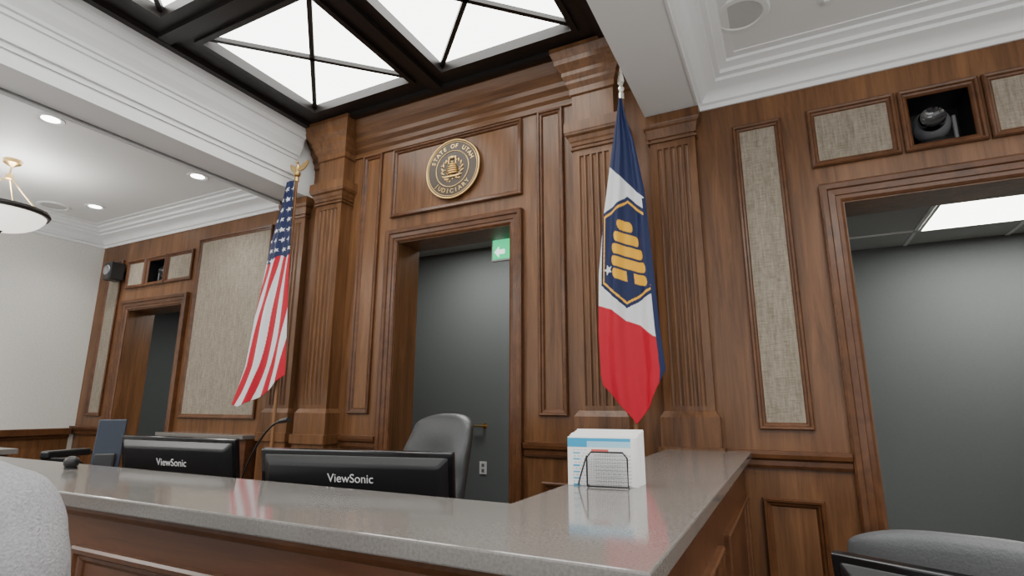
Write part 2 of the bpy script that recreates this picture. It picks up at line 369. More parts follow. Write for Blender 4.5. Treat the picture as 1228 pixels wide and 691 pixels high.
mb.box(-2.11,-2.03,-5.2,FY1,SZ-0.03,SZ)
mb.obj('bronze_frame',M_frame,g)
mb=MB()
for a,b in cols:
    for c,d in rows: mb.box(a,b,c,d,SZ+0.05,SZ+0.06)
mb.obj('diffuser_panels',M_sky,g)
mb=MB()
for a,b in cols:
    for c,d in rows:
        for (p,q) in (((a,c),(b,d)),((a,d),(b,c))):
            v=Vector((q[0]-p[0],q[1]-p[1]));L=v.length;an=math.atan2(v.y,v.x)
            M=Matrix.Translation(((p[0]+q[0])/2,(p[1]+q[1])/2,SZ+0.032))@Matrix.Rotation(an,4,'Z')
            mb.box(-L/2,L/2,-0.015,0.015,-0.014,0.014,0,M)
mb.obj('diagonal_muntins',M_frame,g)
# ---------------------------------------------------------------- recessed fixtures
def downlight(x,y,z,power=9):
    g=group('recessed_downlight');mb=MB()
    mb.lathe([(0.052,-0.001),(0.075,-0.006),(0.08,-0.001),(0.08,0.0)],(x,y,z),32);mb.obj('trim_ring',M_white,g,smooth=True)
    mb=MB();mb.lathe([(0,-0.002),(0.052,-0.002)],(x,y,z),32);mb.obj('lens',M_led,g)
    l=bpy.data.lights.new('lamp','SPOT');l.energy=power;l.spot_size=math.radians(130);l.spot_blend=0.8;l.shadow_soft_size=0.06;l.color=(1,0.97,0.92)
    o=bpy.data.objects.new('lamp',l);C.collection.objects.link(o);o.parent=g;o.location=(x,y,z-0.03)
for x,y in ((-4.25,-0.52),(-4.25,-1.55),(-5.82,-0.51),(-5.82,-1.9),(-4.25,-2.8),(-5.82,-3.2)): downlight(x,y,CLZ,36)
for x,y in ((0.55,-1.15),(1.7,-0.6),(1.7,-2.0),(0.55,-2.7)): downlight(x,y,CR,50)
def speaker(x,y,z,r=0.13):
    g=group('ceiling_speaker');mb=MB();mb.lathe([(r*0.72,-0.004),(r*0.78,-0.010),(r*0.95,-0.008),(r,-0.001),(r,0)],(x,y,z),40);mb.obj('bezel',M_white,g,smooth=True)
    mb=MB();mb.lathe([(0,-0.005),(r*0.73,-0.005)],(x,y,z),40);mb.obj('grille',plain('speaker_grille',(0.55,0.55,0.55),0.7,noise=0.2,scale=400),g)
speaker(-0.035,-0.52,CR,0.135);speaker(-6.15,-0.7,CLZ)
g=group('fire_sprinkler');mb=MB();mb.lathe([(0,-0.02),(0.012,-0.02),(0.014,-0.008),(0.035,-0.004),(0.035,0)],(0.34,-0.45,CR),24);mb.obj('head',M_white,g,smooth=True)
g=group('pendant_bowl_light');px,py=-5.26,-1.36;rz=1.45;R=0.27
mb=MB();mb.lathe([(R*math.sin(t),-0.16*math.cos(t)) for t in [math.pi/2*i/14 for i in range(15)]],(px,py,rz),48);mb.obj('glass_bowl',M_bowl,g,smooth='all')
mb=MB();mb.lathe([(R-0.005,-0.02),(R+0.015,-0.02),(R+0.022,0.0),(R+0.012,0.02),(R-0.01,0.015),(R-0.005,-0.02)],(px,py,rz),48);mb.lathe([(0,-0.20),(0.012,-0.19),(0.02,-0.17),(0.03,-0.158),(0,-0.15)],(px,py,rz),20);mb.obj('rim',M_frame,g,smooth=True)
mb=MB()
for i in range(3):
    a=i*2.094+0.4;mb.tube([(px+R*math.cos(a),py+R*math.sin(a),rz+0.01),(px+0.015*math.cos(a),py+0.015*math.sin(a),rz+0.27)],0.005)
mb.lathe([(0,0.25),(0.03,0.26),(0.022,0.30),(0.006,0.31),(0.006,0.36),(0.055,0.39),(0.06,CLZ-rz),(0,CLZ-rz)],(px,py,rz),24);mb.obj('rods_and_canopy',M_gold,g,smooth=True)
l=bpy.data.lights.new('bulb','POINT');l.energy=14;l.shadow_soft_size=0.1;o=bpy.data.objects.new('bulb',l);C.collection.objects.link(o);o.parent=g;o.location=(px,py,rz+0.12)
# ---------------------------------------------------------------- seal
g=group('judiciary_seal');SX,SZc,SR=-2.035,1.690,0.225
Ms=Matrix.Translation((SX,0,SZc))@RX90
mb=MB();mb.lathe([(0,0.03),(SR*0.985,0.03),(SR*0.985,0)],(0,0,0),64);mb.obj('disc',M_bronze,g,M=Ms,smooth=True)
mb=MB()
def torus(mb,R,r,z,n=64):
    mb.lathe([(R+r*math.cos(t),z+r*math.sin(t)) for t in [2*math.pi*i/10 for i in range(11)]],(0,0,0),n)
torus(mb,SR,0.008,0.028);torus(mb,SR*0.93,0.003,0.031);torus(mb,SR*0.62,0.004,0.031)
mb.obj('gold_rings',M_gold,g,M=Ms,smooth=True)
mb=MB()
for k in range(6):
    z=-0.045+k*0.017;r=[0.05,0.053,0.05,0.042,0.03,0.016][k]
    mb.ball((0,z+0.01,0.032),r,0.0105,0.014,8)
mb.box(-0.06,0.06,-0.066,-0.056,0.03,0.040)
for s in (-1,1):
    for k in range(7):
        a=math.radians(-60+k*22);mb.ball((s*0.085*math.cos(a),0.085*math.sin(a)-0.005,0.032),0.020,0.008,0.006,6,0,Matrix.Rotation(s*(a+0.9),4,'Z'))
    mb.box(s*0.03-0.003,s*0.03+0.003,0.04,0.095,0.03,0.036)
mb.ball((0,0.088,0.034),0.030,0.016,0.010,8)
for i in range(40):
    a=random.random()*6.283;r=0.10*math.sqrt(random.random());mb.ball((r*math.cos(a),r*math.sin(a)*1.05,0.031),0.008,0.005,0.004,4)
mb.obj('gold_relief',M_gold,g,M=Ms,smooth=True)
def arc(txt,a0,a1,R,flip=False):
    n=len(txt)
    for i,ch in enumerate(txt):
        if ch==' ': continue
        a=math.radians(a0+(a1-a0)*i/(n-1))
        M=Ms@Matrix.Translation((R*math.cos(a),R*math.sin(a),0.031))@Matrix.Rotation(a+(math.pi/2 if flip else -math.pi/2),4,'Z')
        text(ch,0.046,M_gold,g,M,0.002,'letter')
arc('STATE OF UTAH',158,22,SR*0.775);arc('JUDICIARY',222,318,SR*0.775,True)
# ---------------------------------------------------------------- PTZ cameras
def ptz(x,y,z,s=1.0,yaw=0.0):
    g=group('ptz_camera');M=Matrix.Translation((x,y,z))@Matrix.Rotation(yaw,4,'Z')@Matrix.Scale(s,4)
    mb=MB();mb.lathe([(0,0),(0.07,0),(0.072,0.012),(0.062,0.03),(0.05,0.035),(0,0.035)],(0,0,0),32);mb.obj('base',M_black,g,M=M,smooth=True)
    mb=MB();mb.ball((0,0,0.100),0.056,0.056,0.056,14);mb.obj('head',M_cam,g,M=M,smooth='all')
    mb=MB()
    for sg in (-1,1): mb.box(sg*0.060-0.006,sg*0.060+0.006,-0.022,0.022,0.025,0.115)
    mb.obj('yoke',M_cam,g,bevel=0.005,M=M)
    mb=MB();mb.lathe([(0.0,0.03),(0.02,0.034),(0.034,0.045),(0.038,0.03),(0.038,0.0)],(0,-0.030,0.100),28,0,RX90);mb.obj('lens_barrel',M_lens,g,M=M,smooth=True)
ptz(0.785,0.120,1.259,1.5,-0.12);ptz(-5.57,0.12,1.194,1.3,0.5)
g=group('wall_loudspeaker');mb=MB();mb.box(-6.20,-6.07,-0.17,-0.03,1.25,1.44);mb.box(-6.15,-6.11,-0.03,0,1.33,1.37);mb.obj('cabinet',M_black,g,bevel=0.012)
mb=MB();mb.lathe([(0,0.002),(0.035,0.004),(0.05,0.010),(0.055,0.0)],(-6.135,-0.17,1.35),24,0,RX90);mb.obj('driver',M_cam,g,smooth=True)
# ---------------------------------------------------------------- judge's bench
CZ=-0.222;TH=0.034
g=group('judges_bench')
mb=MB()
xl=-4.2;YE=-0.052
prof=[(xl,-2.30),(-0.19,-2.30),(-0.19,YE),(-0.60,YE),(-0.60,-1.91),(xl,-1.91)]
k=len(prof);mb.add([(x,y,CZ-TH) for x,y in prof]+[(x,y,CZ) for x,y in prof],[(i,(i+1)%k,k+(i+1)%k,k+i) for i in range(k)]+[(6,7,10,11),(7,8,9,10),(5,4,1,0),(4,3,2,1)])
mb.obj('quartz_countertop',M_stone,g,bevel=0.004)
mb=MB()
mb.box(xl+0.03,-0.23,-2.26,-2.215,F0,CZ-TH);mb.box(xl+0.03,-0.60,-2.215,-1.95,CZ-TH-0.05,CZ-TH)
mb.box(xl+0.03,-0.30,-1.99,-1.95,FL,CZ-TH-0.05)
mb.box(-0.27,-0.23,-2.215,-0.055,F0,CZ-TH);mb.box(-0.58,-0.54,-1.95,-0.19,FL,CZ-TH)
mb.obj('wood_body',M_bench,g)
mb=MB()
mb.sweep([(xl,CZ-TH-0.03),(-0.23,CZ-TH-0.03)],[(0.03,0.0),(0.03,0.016),(0.015,0.014),(0.005,0.006),(0,0.0)],XZ(-2.26),False)
pr=[(o,h*0.8) for o,h in PROF]
for a,b in ((-4.05,-3.15),(-3.0,-1.80),(-1.67,-0.36)): mb.sweep(rectp(a,b,-1.35,-0.352),pr,XZ(-2.26),True)
for a,b in ((-2.1,-1.25),(-1.1,-0.2)):
    mb.sweep([(a,-1.35),(a,-0.41),(b,-0.41),(b,-1.35)],pr,lambda p,q,h:(-0.23+h,p,q),True)
mb.obj('panel_mouldings',M_trim,g)
mb=MB();mb.box(-4.0,-0.65,-1.90,-1.25,-0.44,-0.41);mb.box(-4.0,-3.96,-1.90,-1.25,FL,-0.44);mb.box(-2.4,-2.36,-1.90,-1.3,FL,-0.44);mb.box(-0.69,-0.65,-1.90,-1.25,FL,-0.44);mb.obj('work_surface',M_bench,g)
# ---------------------------------------------------------------- monitors (backs towards us)
def monitor(pl,pr_,ztop,h,tilt,logo=0.05,desk=-0.41,lz=-0.095):
    pl=Vector((*pl,0));pr_=Vector((*pr_,0));d=(pr_-pl);w=d.length;an=math.atan2(d.y,d.x);c=(pl+pr_)/2
    g=group('computer_monitor')
    M=Matrix.Translation((c.x,c.y,ztop))@Matrix.Rotation(an,4,'Z')@Matrix.Rotation(math.radians(tilt),4,'X')
    mb=MB();mb.box(-w/2,w/2,0.0,0.022,-h,0);mb.obj('panel',M_gloss,g,bevel=0.005,M=M,seg=3)
    mb=MB();a=w/2-0.012
    pts=[(-a,0.0,-0.012),(a,0.0,-0.012),(a,0.0,-h+0.006),(-a,0.0,-h+0.006),(-a+0.03,-0.018,-0.04),(a-0.03,-0.018,-0.04),(a-0.03,-0.018,-h+0.02),(-a+0.03,-0.018,-h+0.02)]
    mb.add(pts,[(0,1,5,4),(1,2,6,5),(2,3,7,6),(3,0,4,7),(4,5,6,7),(0,3,2,1)]);mb.obj('rear_shell',M_black,g,bevel=0.006,M=M,seg=3)
    text('ViewSonic',logo,M_text,g,M@Matrix.Translation((0,-0.0192,lz))@RX90,0.0004,'logo')
    mb=MB();mb.box(-w/2+0.01,w/2-0.01,0.0215,0.0235,-h+0.02,-0.01);mb.obj('screen',M_lens,g,M=M)
    Mz=Matrix.Translation((c.x,c.y,0))@Matrix.Rotation(an,4,'Z')
    mb=MB();by=0.075
    mb.box(-0.035,0.035,by-0.012,by+0.012,desk+0.01,ztop-h*0.6);mb.box(-0.12,0.12,by-0.05,by+0.11,desk,desk+0.014);mb.obj('stand',M_black,g,bevel=0.005,M=Mz)
    return g
monitor((-1.50,-1.875),(-0.885,-1.72),-0.135,0.26,9,0.036,lz=-0.078)
monitor((-2.52,-1.74),(-1.885,-1.68),-0.128,0.26,9,0.040)
# gooseneck microphone
g=group('gooseneck_microphone');mb=MB();pts=[]
for i in range(15):
    t=i/14;pts.append((-2.16+0.25*t**1.2,-1.44-0.02*t,-0.39+0.325*math.sin(t*1.45)))
mb.tube(pts,0.0045);mb.lathe([(0,0),(0.055,0),(0.055,0.015),(0.02,0.03),(0,0.03)],(-2.16,-1.44,-0.41),28)
e=Vector(pts[-1]);mb.tube([e,e+Vector((0.055,-0.005,0.008))],[0.009,0.011],12);mb.obj('neck_and_base',M_black,g,smooth=True)
g=group('tablet_display');M=Matrix.Translation((-2.80,-1.64,-0.20))@Matrix.Rotation(math.radians(50),4,'Z')@Matrix.Rotation(math.radians(-10),4,'X')
mb=MB();mb.box(-0.055,0.055,0,0.022,-0.10,0.135);mb.obj('case',M_bluescr,g,bevel=0.006,M=M)
mb=MB();mb.box(-0.04,0.04,-0.03,0.0,-0.20,-0.02);mb.obj('stand',M_black,g,bevel=0.008,M=M)
mb=MB();mb.box(-2.87,-2.73,-1.71,-1.57,-0.41,-0.385);mb.obj('foot',M_black,g,bevel=0.006)
g=group('desk_telephone');M=Matrix.Translation((-3.10,-1.60,-0.41))@Matrix.Rotation(0.3,4,'Z')
mb=MB();mb.add([(-0.1,-0.11,0),(0.1,-0.11,0),(0.1,0.11,0),(-0.1,0.11,0),(-0.1,-0.11,0.17),(0.1,-0.11,0.17),(0.1,0.11,0.03),(-0.1,0.11,0.03)],[(0,3,2,1),(4,5,6,7),(0,1,5,4),(1,2,6,5),(2,3,7,6),(3,0,4,7)])
mb.box(-0.095,-0.045,-0.12,0.10,0.16,0.195);mb.obj('body_and_handset',M_black,g,bevel=0.008,M=M)
g=group('webcam');mb=MB();mb.ball((-2.28,-2.02,CZ+0.022),0.024,0.024,0.022,10);mb.lathe([(0,0),(0.02,0),(0.02,0.006),(0,0.008)],(-2.28,-2.02,CZ),20);mb.obj('body',M_black,g,smooth=True)
g=group('clerk_desk');mb=MB();mb.box(-6.4,-4.7,-1.9,-1.2,-0.33,-0.295,1);mb.box(-6.36,-4.74,-1.86,-1.24,FL,-0.33,0);mb.obj('desk',[M_bench,M_stone],g,bevel=0.003)
g=group('printer');mb=MB();mb.box(-5.6,-5.2,-1.75,-1.40,-0.295,-0.20);mb.box(-5.55,-5.25,-1.70,-1.42,-0.20,-0.18);mb.obj('body',M_black,g,bevel=0.012)
# ---------------------------------------------------------------- chairs
def exec_chair(x,y,top,floor,yaw,w=0.50,name='leather_office_chair',mat=M_leather):
    g=group(name);M=Matrix.Translation((x,y,0))@Matrix.Rotation(yaw,4,'Z')
    seat=floor+0.46;H=top-seat
    mb=MB();nx,nz=14,16;vs=[];
    for side in (0,1):
        for j in range(nz+1):
            t=j/nz
            for i in range(nx+1):
                s=i/nx*2-1
                ww=w/2*(0.90+0.12*math.sin(math.pi*min(1,t*1.05)))
                topz=H*t-(0.055*abs(s)**3)*(t**4)
                th=0.060*(1-abs(s)**6*0.6)*(0.55+0.45*(1-max(0,(t-0.80)/0.2)**2))
                puff=0.014*math.cos(s*math.pi*1.0)*math.sin(math.pi*t*3)**2
                yb=0.10*t*t+0.02+0.055*abs(s)**2*-1.0
                yy=yb+(th if side==0 else -th-puff)
                vs.append((s*ww,yy,seat+topz))
    n1=(nx+1)*(nz+1);fs=[]
    for side in (0,1):
        for j in range(nz):
            for i in range(nx):
                a=side*n1+j*(nx+1)+i;fs.append((a,a+1,a+nx+2,a+nx+1))
    for j in range(nz):
        for i in (0,nx):
            a=j*(nx+1)+i;fs.append((a,a+nx+1,n1+a+nx+1,n1+a))
    for i in range(nx):
        for j in (0,nz):
            a=j*(nx+1)+i;fs.append((a,a+1,n1+a+1,n1+a))
    mb.add(vs,fs);mb.obj('backrest',mat,g,M=M@Matrix.Translation((0,0.22,0)),smooth='all',subsurf=1)
    mb=MB();mb.box(-w/2,w/2,-0.27,0.25,seat-0.06,seat+0.05);mb.obj('seat_cushion',mat,g,bevel=0.035,M=M,seg=4)
    mb=MB()
    for s in (-1,1):
        mb.box(s*(w/2+0.03)-0.035,s*(w/2+0.03)+0.035,-0.18,0.16,seat+0.20,seat+0.245)
    mb.obj('arm_pads',mat,g,bevel=0.018,M=M,seg=3)
    mb=MB()
    for s in (-1,1): mb.tube([(s*(w/2-0.02),0,seat-0.03),(s*(w/2+0.05),0,seat),(s*(w/2+0.04),-0.05,seat+0.21)],0.016)
    mb.tube([(0,0,floor+0.09),(0,0,seat-0.05)],0.03)
    for i in range(5):
        a=i*1.2566;c,s_=math.cos(a),math.sin(a);mb.tube([(0,0,floor+0.12),(0.30*c,0.30*s_,floor+0.07)],[0.028,0.016])
        mb.ball((0.30*c,0.30*s_,floor+0.031),0.018,0.03,0.03,8)
    mb.obj('base_and_casters',M_black,g,M=M,smooth=True)
    return g
exec_chair(-1.735,-0.93,-0.04,FL,math.radians(-22),0.56)
exec_chair(0.42,-0.90,-0.320,F0,math.radians(172),0.60,mat=M_vinyl)
g=monitor((0.046,-1.75),(0.506,-1.95),-0.290,0.26,9,0.05,desk=-0.60)
g=group('witness_desk');mb=MB();mb.box(-0.02,0.95,-2.0,-1.42,-0.64,-0.60);mb.box(0.0,0.04,-1.97,-1.45,F0,-0.64);mb.box(0.89,0.93,-1.97,-1.45,F0,-0.64);mb.box(0.04,0.89,-1.97,-1.94,-1.3,-0.64);mb.obj('desk',M_bench,g,bevel=0.003)
# ---------------------------------------------------------------- brochure holder
g=group('brochure_holder');Mh=Matrix.Translation((-0.490,-1.555,CZ))@Matrix.Rotation(math.radians(10),4,'Z')
def colgrid(name,nx,nz,w,h,fn,mat,parent,M,y=0):
    vs=[((i/nx-0.5)*w,y,j/nz*h) for j in range(nz+1) for i in range(nx+1)]
    fs=[(j*(nx+1)+i,j*(nx+1)+i+1,(j+1)*(nx+1)+i+1,(j+1)*(nx+1)+i) for j in range(nz) for i in range(nx)]
    me=bpy.data.meshes.new(name);me.from_pydata(vs,[],fs);ca=me.color_attributes.new('Col','FLOAT_COLOR','POINT')
    for k in range(len(vs)):
        ca.data[k].color=(*fn((k%(nx+1))/nx,(k//(nx+1))/nz),1)
    me.materials.append(mat);o=bpy.data.objects.new(name,me);C.collection.objects.link(o);o.parent=parent;o.matrix_local=M;return o
mb=MB()
for i in range(15):
    sh=random.uniform(-0.003,0.003)+0.0012*i;hh=0.132+0.0015*i+random.uniform(-0.001,0.001);mb.box(-0.10+sh,0.097+sh,0.004+i*0.0065,0.0098+i*0.0065,0.0,hh)
mb.obj('brochure_stack',plain('paper',(0.82,0.82,0.81),0.6),g,M=Mh)
def flyer(s,t):
    W=(0.84,0.84,0.84)
    if t>0.80 and s<0.95: return (0.04,0.34,0.58) if (s<0.30 or t>0.93) else (0.36,0.64,0.80)
    if s<0.05: return W
    if t<0.76 and s<0.34:
        if 0.08<s<0.30 and int(t*30)%2==0: return (0.05,0.40,0.62) if int(t*30)%4==0 and s<0.18 else (0.55,0.60,0.66) if math.sin(s*110+int(t*30)*5)>-0.2 else W
        return W
    if 0.70<t<0.77 and 0.36<s<0.62: return (0.65,0.12,0.10)
    if 0.40<s<0.95 and int(t*26)%2==0 and t<0.66: return (0.5,0.5,0.52) if math.sin(s*80+t*300)>-0.2 else W
    return W
colgrid('front_flyer',140,100,0.19,0.130,flyer,M_print,g,Mh@Matrix.Translation((-0.003,0.002,0.001)))
mb=MB();w=0.056;x0=0.018
mb.tube([(x0-w,-0.030,0.004),(x0-w,-0.030,0.080),(x0-w+0.012,-0.030,0.095),(x0+w-0.012,-0.030,0.095),(x0+w,-0.030,0.080),(x0+w,-0.030,0.004),(x0-w,-0.030,0.004)],0.0024,8)
for s in (-1,1): mb.tube([(x0+s*w,-0.030,0.004),(x0+s*w,0.10,0.004),(x0+s*w,0.11,0.12)],0.0022,8)
mb.tube([(x0-w,-0.030,0.085),(x0-w-0.02,-0.02,0.03),(x0-w-0.03,0.0,0.003)],0.0022,8)
for i in range(1,25): mb.tube([(x0-w+2*w*i/25,-0.030,0.004),(x0-w+2*w*i/25,-0.030,0.094)],0.00045,4)
for i in range(1,19): mb.tube([(x0-w,-0.030,0.004+0.090*i/19),(x0+w,-0.030,0.004+0.090*i/19)],0.00045,4)
mb.obj('wire_mesh_pocket',M_black,g,M=Mh)
# ---------------------------------------------------------------- flags
def interp(tab,y):
    for (a,b),(c,d) in zip(tab[:-1],tab[1:]):
        if y<=c: return b+(d-b)*max(0,(y-a))/(c-a)
    return tab[-1][1]
def flag(name,outL,outR,y0,y1,toX,toZ,ydepth,cfn,folds,parent,nx=140,ny=340,bottom=None):
    vs=[];cols=[]
    for j in range(ny+1):
        t=j/ny
        for i in range(nx+1):
            s=i/nx
            yb=interp(bottom,s) if bottom else y1
            yy=y0+(yb-y0)*t
            l=interp(outL,min(yy,outL[-1][0]));r=interp(outR,min(yy,outR[-1][0]))
            px=l+(r-l)*s
            d=0
            for (amp,fr,ph,sl) in folds: d+=amp*math.sin(fr*s*math.pi*2+ph+sl*t)
            d*=min(1,0.25+1.6*t)
            vs.append((toX(px,yy),ydepth+d,toZ(yy)));cols.append(cfn(px,yy,s,t))
    fs=[(j*(nx+1)+i,j*(nx+1)+i+1,(j+1)*(nx+1)+i+1,(j+1)*(nx+1)+i) for j in range(ny) for i in range(nx)]
    me=bpy.data.meshes.new(name);me.from_pydata(vs,[],fs);ca=me.color_attributes.new('Col','FLOAT_COLOR','POINT')
    for k,c in enumerate(cols): ca.data[k].color=(*c,1)
    me.materials.append(M_flag);me.shade_smooth();o=bpy.data.objects.new(name,me);C.collection.objects.link(o);o.parent=parent
    sm=o.modifiers.new('t','SOLIDIFY');sm.thickness=0.002
    return o
NAVY=(0.010,0.018,0.070);RED=(0.47,0.008,0.026);WHT=(0.68,0.68,0.70);GOLD=(0.78,0.40,0.02)
YF=-0.32
def zR(y): 
    return 1.92*((y-300)*(y-520))/((85-300)*(85-520))+0.84*((y-85)*(y-520))/((300-85)*(300-520))-0.14*((y-85)*(y-300))/((520-85)*(520-300))
def xR(px,y): return -0.697+(px-(745+(y-85)*22/435))*0.00455
L=[(126,746),(160,741),(205,735),(260,728),(330,723),(400,724),(450,728),(465,731),(505,740)]
Rr=[(126,750),(150,755),(180,765),(240,778),(330,788),(400,795),(445,801),(505,799)]
bot=[(0.0,462),(0.5,508),(0.75,488),(1.0,446)]
def inhex(px,py,k=1.0):
    cx,cy=757.5,309
    x=abs((px-cx)/k);y=abs((py-cy-(px-cx)*0.22)/k)
    return x<31 and y<65-x*0.72
def star(px,py,cx,cy,R,rot=0):
    dx,dy=px-cx,py-cy;r=math.hypot(dx,dy)
    if r>R: return False
    a=(math.atan2(dx,-dy)+rot)%(2*math.pi/5);a=min(a,2*math.pi/5-a)
    ri=R*0.42
    x1,y1=R,0;x2,y2=ri*math.cos(math.pi/5),ri*math.sin(math.pi/5)
    X,Y=r*math.cos(a),r*math.sin(a)
    return (x2-x1)*(Y-y1)-(y2-y1)*(X-x1)>=0 if ((x2-x1)*(0-y1)-(y2-y1)*(0-x1))>=0 else (x2-x1)*(Y-y1)-(y2-y1)*(X-x1)<=0
def utah(px,py,s,t):
    rr=interp(Rr,min(py,500))
    if py>250 and px>rr-4-(py-250)*0.010: return NAVY
    if inhex(px,py):
        if star(px,py,735.0,327,6.5,0.3): return WHT
        if not inhex(px,py,0.93): return NAVY
        if not inhex(px,py,0.885): return GOLD
        # beehive: stacked rounded bars, leaning with the drape of the cloth
        dx=px-758;dy=py-310
        v=dy-dx*0.35;u=dx-v*0.12
        if -36<v<36:
            k=(v+36)/14.4;r=int(k)
            hw=[8.5,14,18,20,20][min(r,4)];f_=k-r
            if f_>0.80: return NAVY
            e=abs(f_-0.4)/0.4;hw=hw-2.5*e*e*e
            if abs(u)<hw:
                if r>=4 and abs(u)<4.0 : return NAVY
                return GOLD
        return NAVY
    if py<206+(px-736)*1.05: return NAVY
    e=366+(px-727)*0.62
    zig=4*abs(((px-724)/16)%2-1)
    if py>e+zig: return RED
    return WHT
g=group('state_flag_on_pole')
flag('utah_flag_cloth',L,Rr,126,505,xR,zR,YF-0.045,utah,[(0.014,1.6,0.6,1.2),(0.006,3.7,2.0,2.5)],g,nx=200,ny=440,bottom=bot)
XP=-0.697
def pole_base(XP):
    mb=MB();mb.lathe([(0,0),(0.11,0),(0.11,0.02),(0.05,0.05),(0.03,0.10),(0,0.10)],(XP,YF,FL),32);mb.obj('pole_base',M_gold,g,smooth=True)
mb=MB();mb.tube([(XP,YF,FL+0.05),(XP,YF,1.74)],0.0125,14);mb.obj('pole',M_pole,g,smooth=True);pole_base(XP)
mb=MB();mb.lathe([(0,1.72),(0.016,1.72),(0.016,1.76),(0.010,1.77),(0.018,1.785),(0.018,1.795),(0.008,1.81)],(XP,YF,0),20)
mb.lathe([(0.006,1.80),(0.020,1.835),(0.016,1.87),(0.007,1.91),(0.0,1.945)],(XP,YF,0),4);mb.obj('spear_finial',M_silver,g)
def zL(y): return 1.86+(y-200)*(-2.06/320)*1.0-((y-200)*(520-y))*0.0000016
def xL(px,y): return -3.30+(px-(355-(y-200)*23/320))*0.0088
L=[(222,347),(250,341),(290,329),(330,321),(380,311),(440,302),(470,293),(490,286)]
Rr2=[(222,357),(260,356),(310,355),(400,352),(455,350),(490,350)]
def usa(px,py,s,t):
    edge=318-8*s+3*math.sin(s*9)
    if py<edge:
        l=interp(L,py);v=(py-232)/12.0
        for row in (math.floor(v),math.floor(v)+1):
            off=0.5*(row%2);yy=232+row*12.0
            uu=(px-l)/7.6+off;cxx=(math.floor(uu)+0.5-off)*7.6+l
            if star(px,py,cxx,yy,3.3,0.4) and py>228: return WHT
        return NAVY
    k=s*6.2+t*4.6+0.25*math.sin(t*12+s*3)
    return RED if int(math.floor(k))%2==0 else WHT
g=group('american_flag_on_pole')
bot=[(0.0,486),(0.15,489),(0.6,474),(1.0,452)]
flag('american_flag_cloth',L,Rr2,222,490,xL,zL,YF-0.045,usa,[(0.012,1.6,0.4,2.2),(0.005,3.6,1.0,3.0)],g,bottom=bot)
XP=-3.30
mb=MB();mb.tube([(XP,YF,FL+0.05),(XP,YF,1.74)],0.0125,14);mb.obj('pole',M_pole,g,smooth=True);pole_base(XP)
mb=MB();mb.lathe([(0,1.72),(0.018,1.72),(0.018,1.75),(0.009,1.757),(0.024,1.768),(0.028,1.785),(0.022,1.80),(0.0,1.81)],(XP,YF,0),20)
mb.ball((XP,YF,1.835),0.018,0.018,0.034,10);mb.ball((XP+0.006,YF-0.014,1.875),0.011,0.013,0.011,8);mb.tube([(XP+0.006,YF-0.02,1.875),(XP+0.006,YF-0.037,1.868)],[0.005,0.001],8)
for s in (-1,1):
    base=[(0.008,1.825),(0.045,1.868),(0.075,1.89),(0.080,1.872),(0.070,1.845),(0.058,1.825),(0.045,1.812),(0.03,1.806),(0.012,1.808)]
    base=[(x*1.25,z) for x,z in base]
    k=len(base);vs=[(XP+s*x,YF-0.006+0.15*x,z) for x,z in base]+[(XP+s*x,YF+0.004+0.15*x,z) for x,z in base]
    mb.add(vs,[tuple(range(k)),tuple(reversed(range(k,2*k)))]+[(i,(i+1)%k,k+(i+1)%k,k+i) for i in range(k)])
mb.obj('eagle_finial',M_gold,g)
# ---------------------------------------------------------------- person at the left edge (standing, back to us)
def skin_mesh(name,verts,edges,radii,mat,parent,M,sub=2,root=0):
    me=bpy.data.meshes.new(name);me.from_pydata(verts,edges,[]);me.materials.append(mat)
    o=bpy.data.objects.new(name,me);C.collection.objects.link(o);o.parent=parent;o.matrix_local=M
    s=o.modifiers.new('skin','SKIN');s.use_smooth_shade=True
    for i,v in enumerate(me.skin_vertices[0].data):
        r=radii[i];v.radius=r if isinstance(r,tuple) else (r,r);v.use_root=(i==root)
    q=o.modifiers.new('sub','SUBSURF');q.levels=sub;q.render_levels=sub
    return o
g=group('standing_person')
PX,PY=-1.190,-2.795
Mp=Matrix.Translation((PX,PY,F0))@Matrix.Rotation(math.radians(30),4,'Z')@Matrix.Scale(1.012,4)
V=[(0,0,0.98),(0,0.0,1.12),(0,-0.01,1.27),(0,-0.015,1.38),(0,-0.005,1.45),
   (0.11,-0.01,1.408),(0.200,-0.01,1.390),(0.238,-0.01,1.29),(0.245,0.0,1.12),(0.235,0.06,0.98),(0.225,0.11,0.88),
   (-0.11,-0.01,1.408),(-0.200,-0.01,1.390),(-0.238,-0.01,1.29),(-0.245,0.0,1.12),(-0.235,0.06,0.98),(-0.225,0.11,0.88)]
E=[(0,1),(1,2),(2,3),(3,4),(3,5),(5,6),(6,7),(7,8),(8,9),(9,10),(3,11),(11,12),(12,13),(13,14),(14,15),(15,16)]
Rd=[(0.17,0.125),(0.165,0.12),(0.175,0.125),(0.13,0.11),(0.07,0.07),0.088,0.085,0.076,0.064,0.054,0.040,0.088,0.085,0.076,0.064,0.054,0.040]
sw=skin_mesh('hooded_sweatshirt',V,E,Rd,M_hood,g,Mp)
q=sw.modifiers['sub'];q.levels=3;q.render_levels=3
tx=bpy.data.textures.new('cloth_wrinkles','CLOUDS');tx.noise_scale=0.11;tx.noise_depth=1
dm=sw.modifiers.new('wrinkle','DISPLACE');dm.texture=tx;dm.strength=0.022;dm.mid_level=0.5
V=[(0,0,0.98),(0.09,0,0.90),(0.10,0.01,0.70),(0.10,0.0,0.50),(0.10,-0.02,0.28),(0.10,-0.02,0.09),(-0.09,0,0.90),(-0.10,0.01,0.70),(-0.10,0.0,0.50),(-0.10,-0.02,0.28),(-0.10,-0.02,0.09)]
E=[(0,1),(1,2),(2,3),(3,4),(4,5),(0,6),(6,7),(7,8),(8,9),(9,10)]
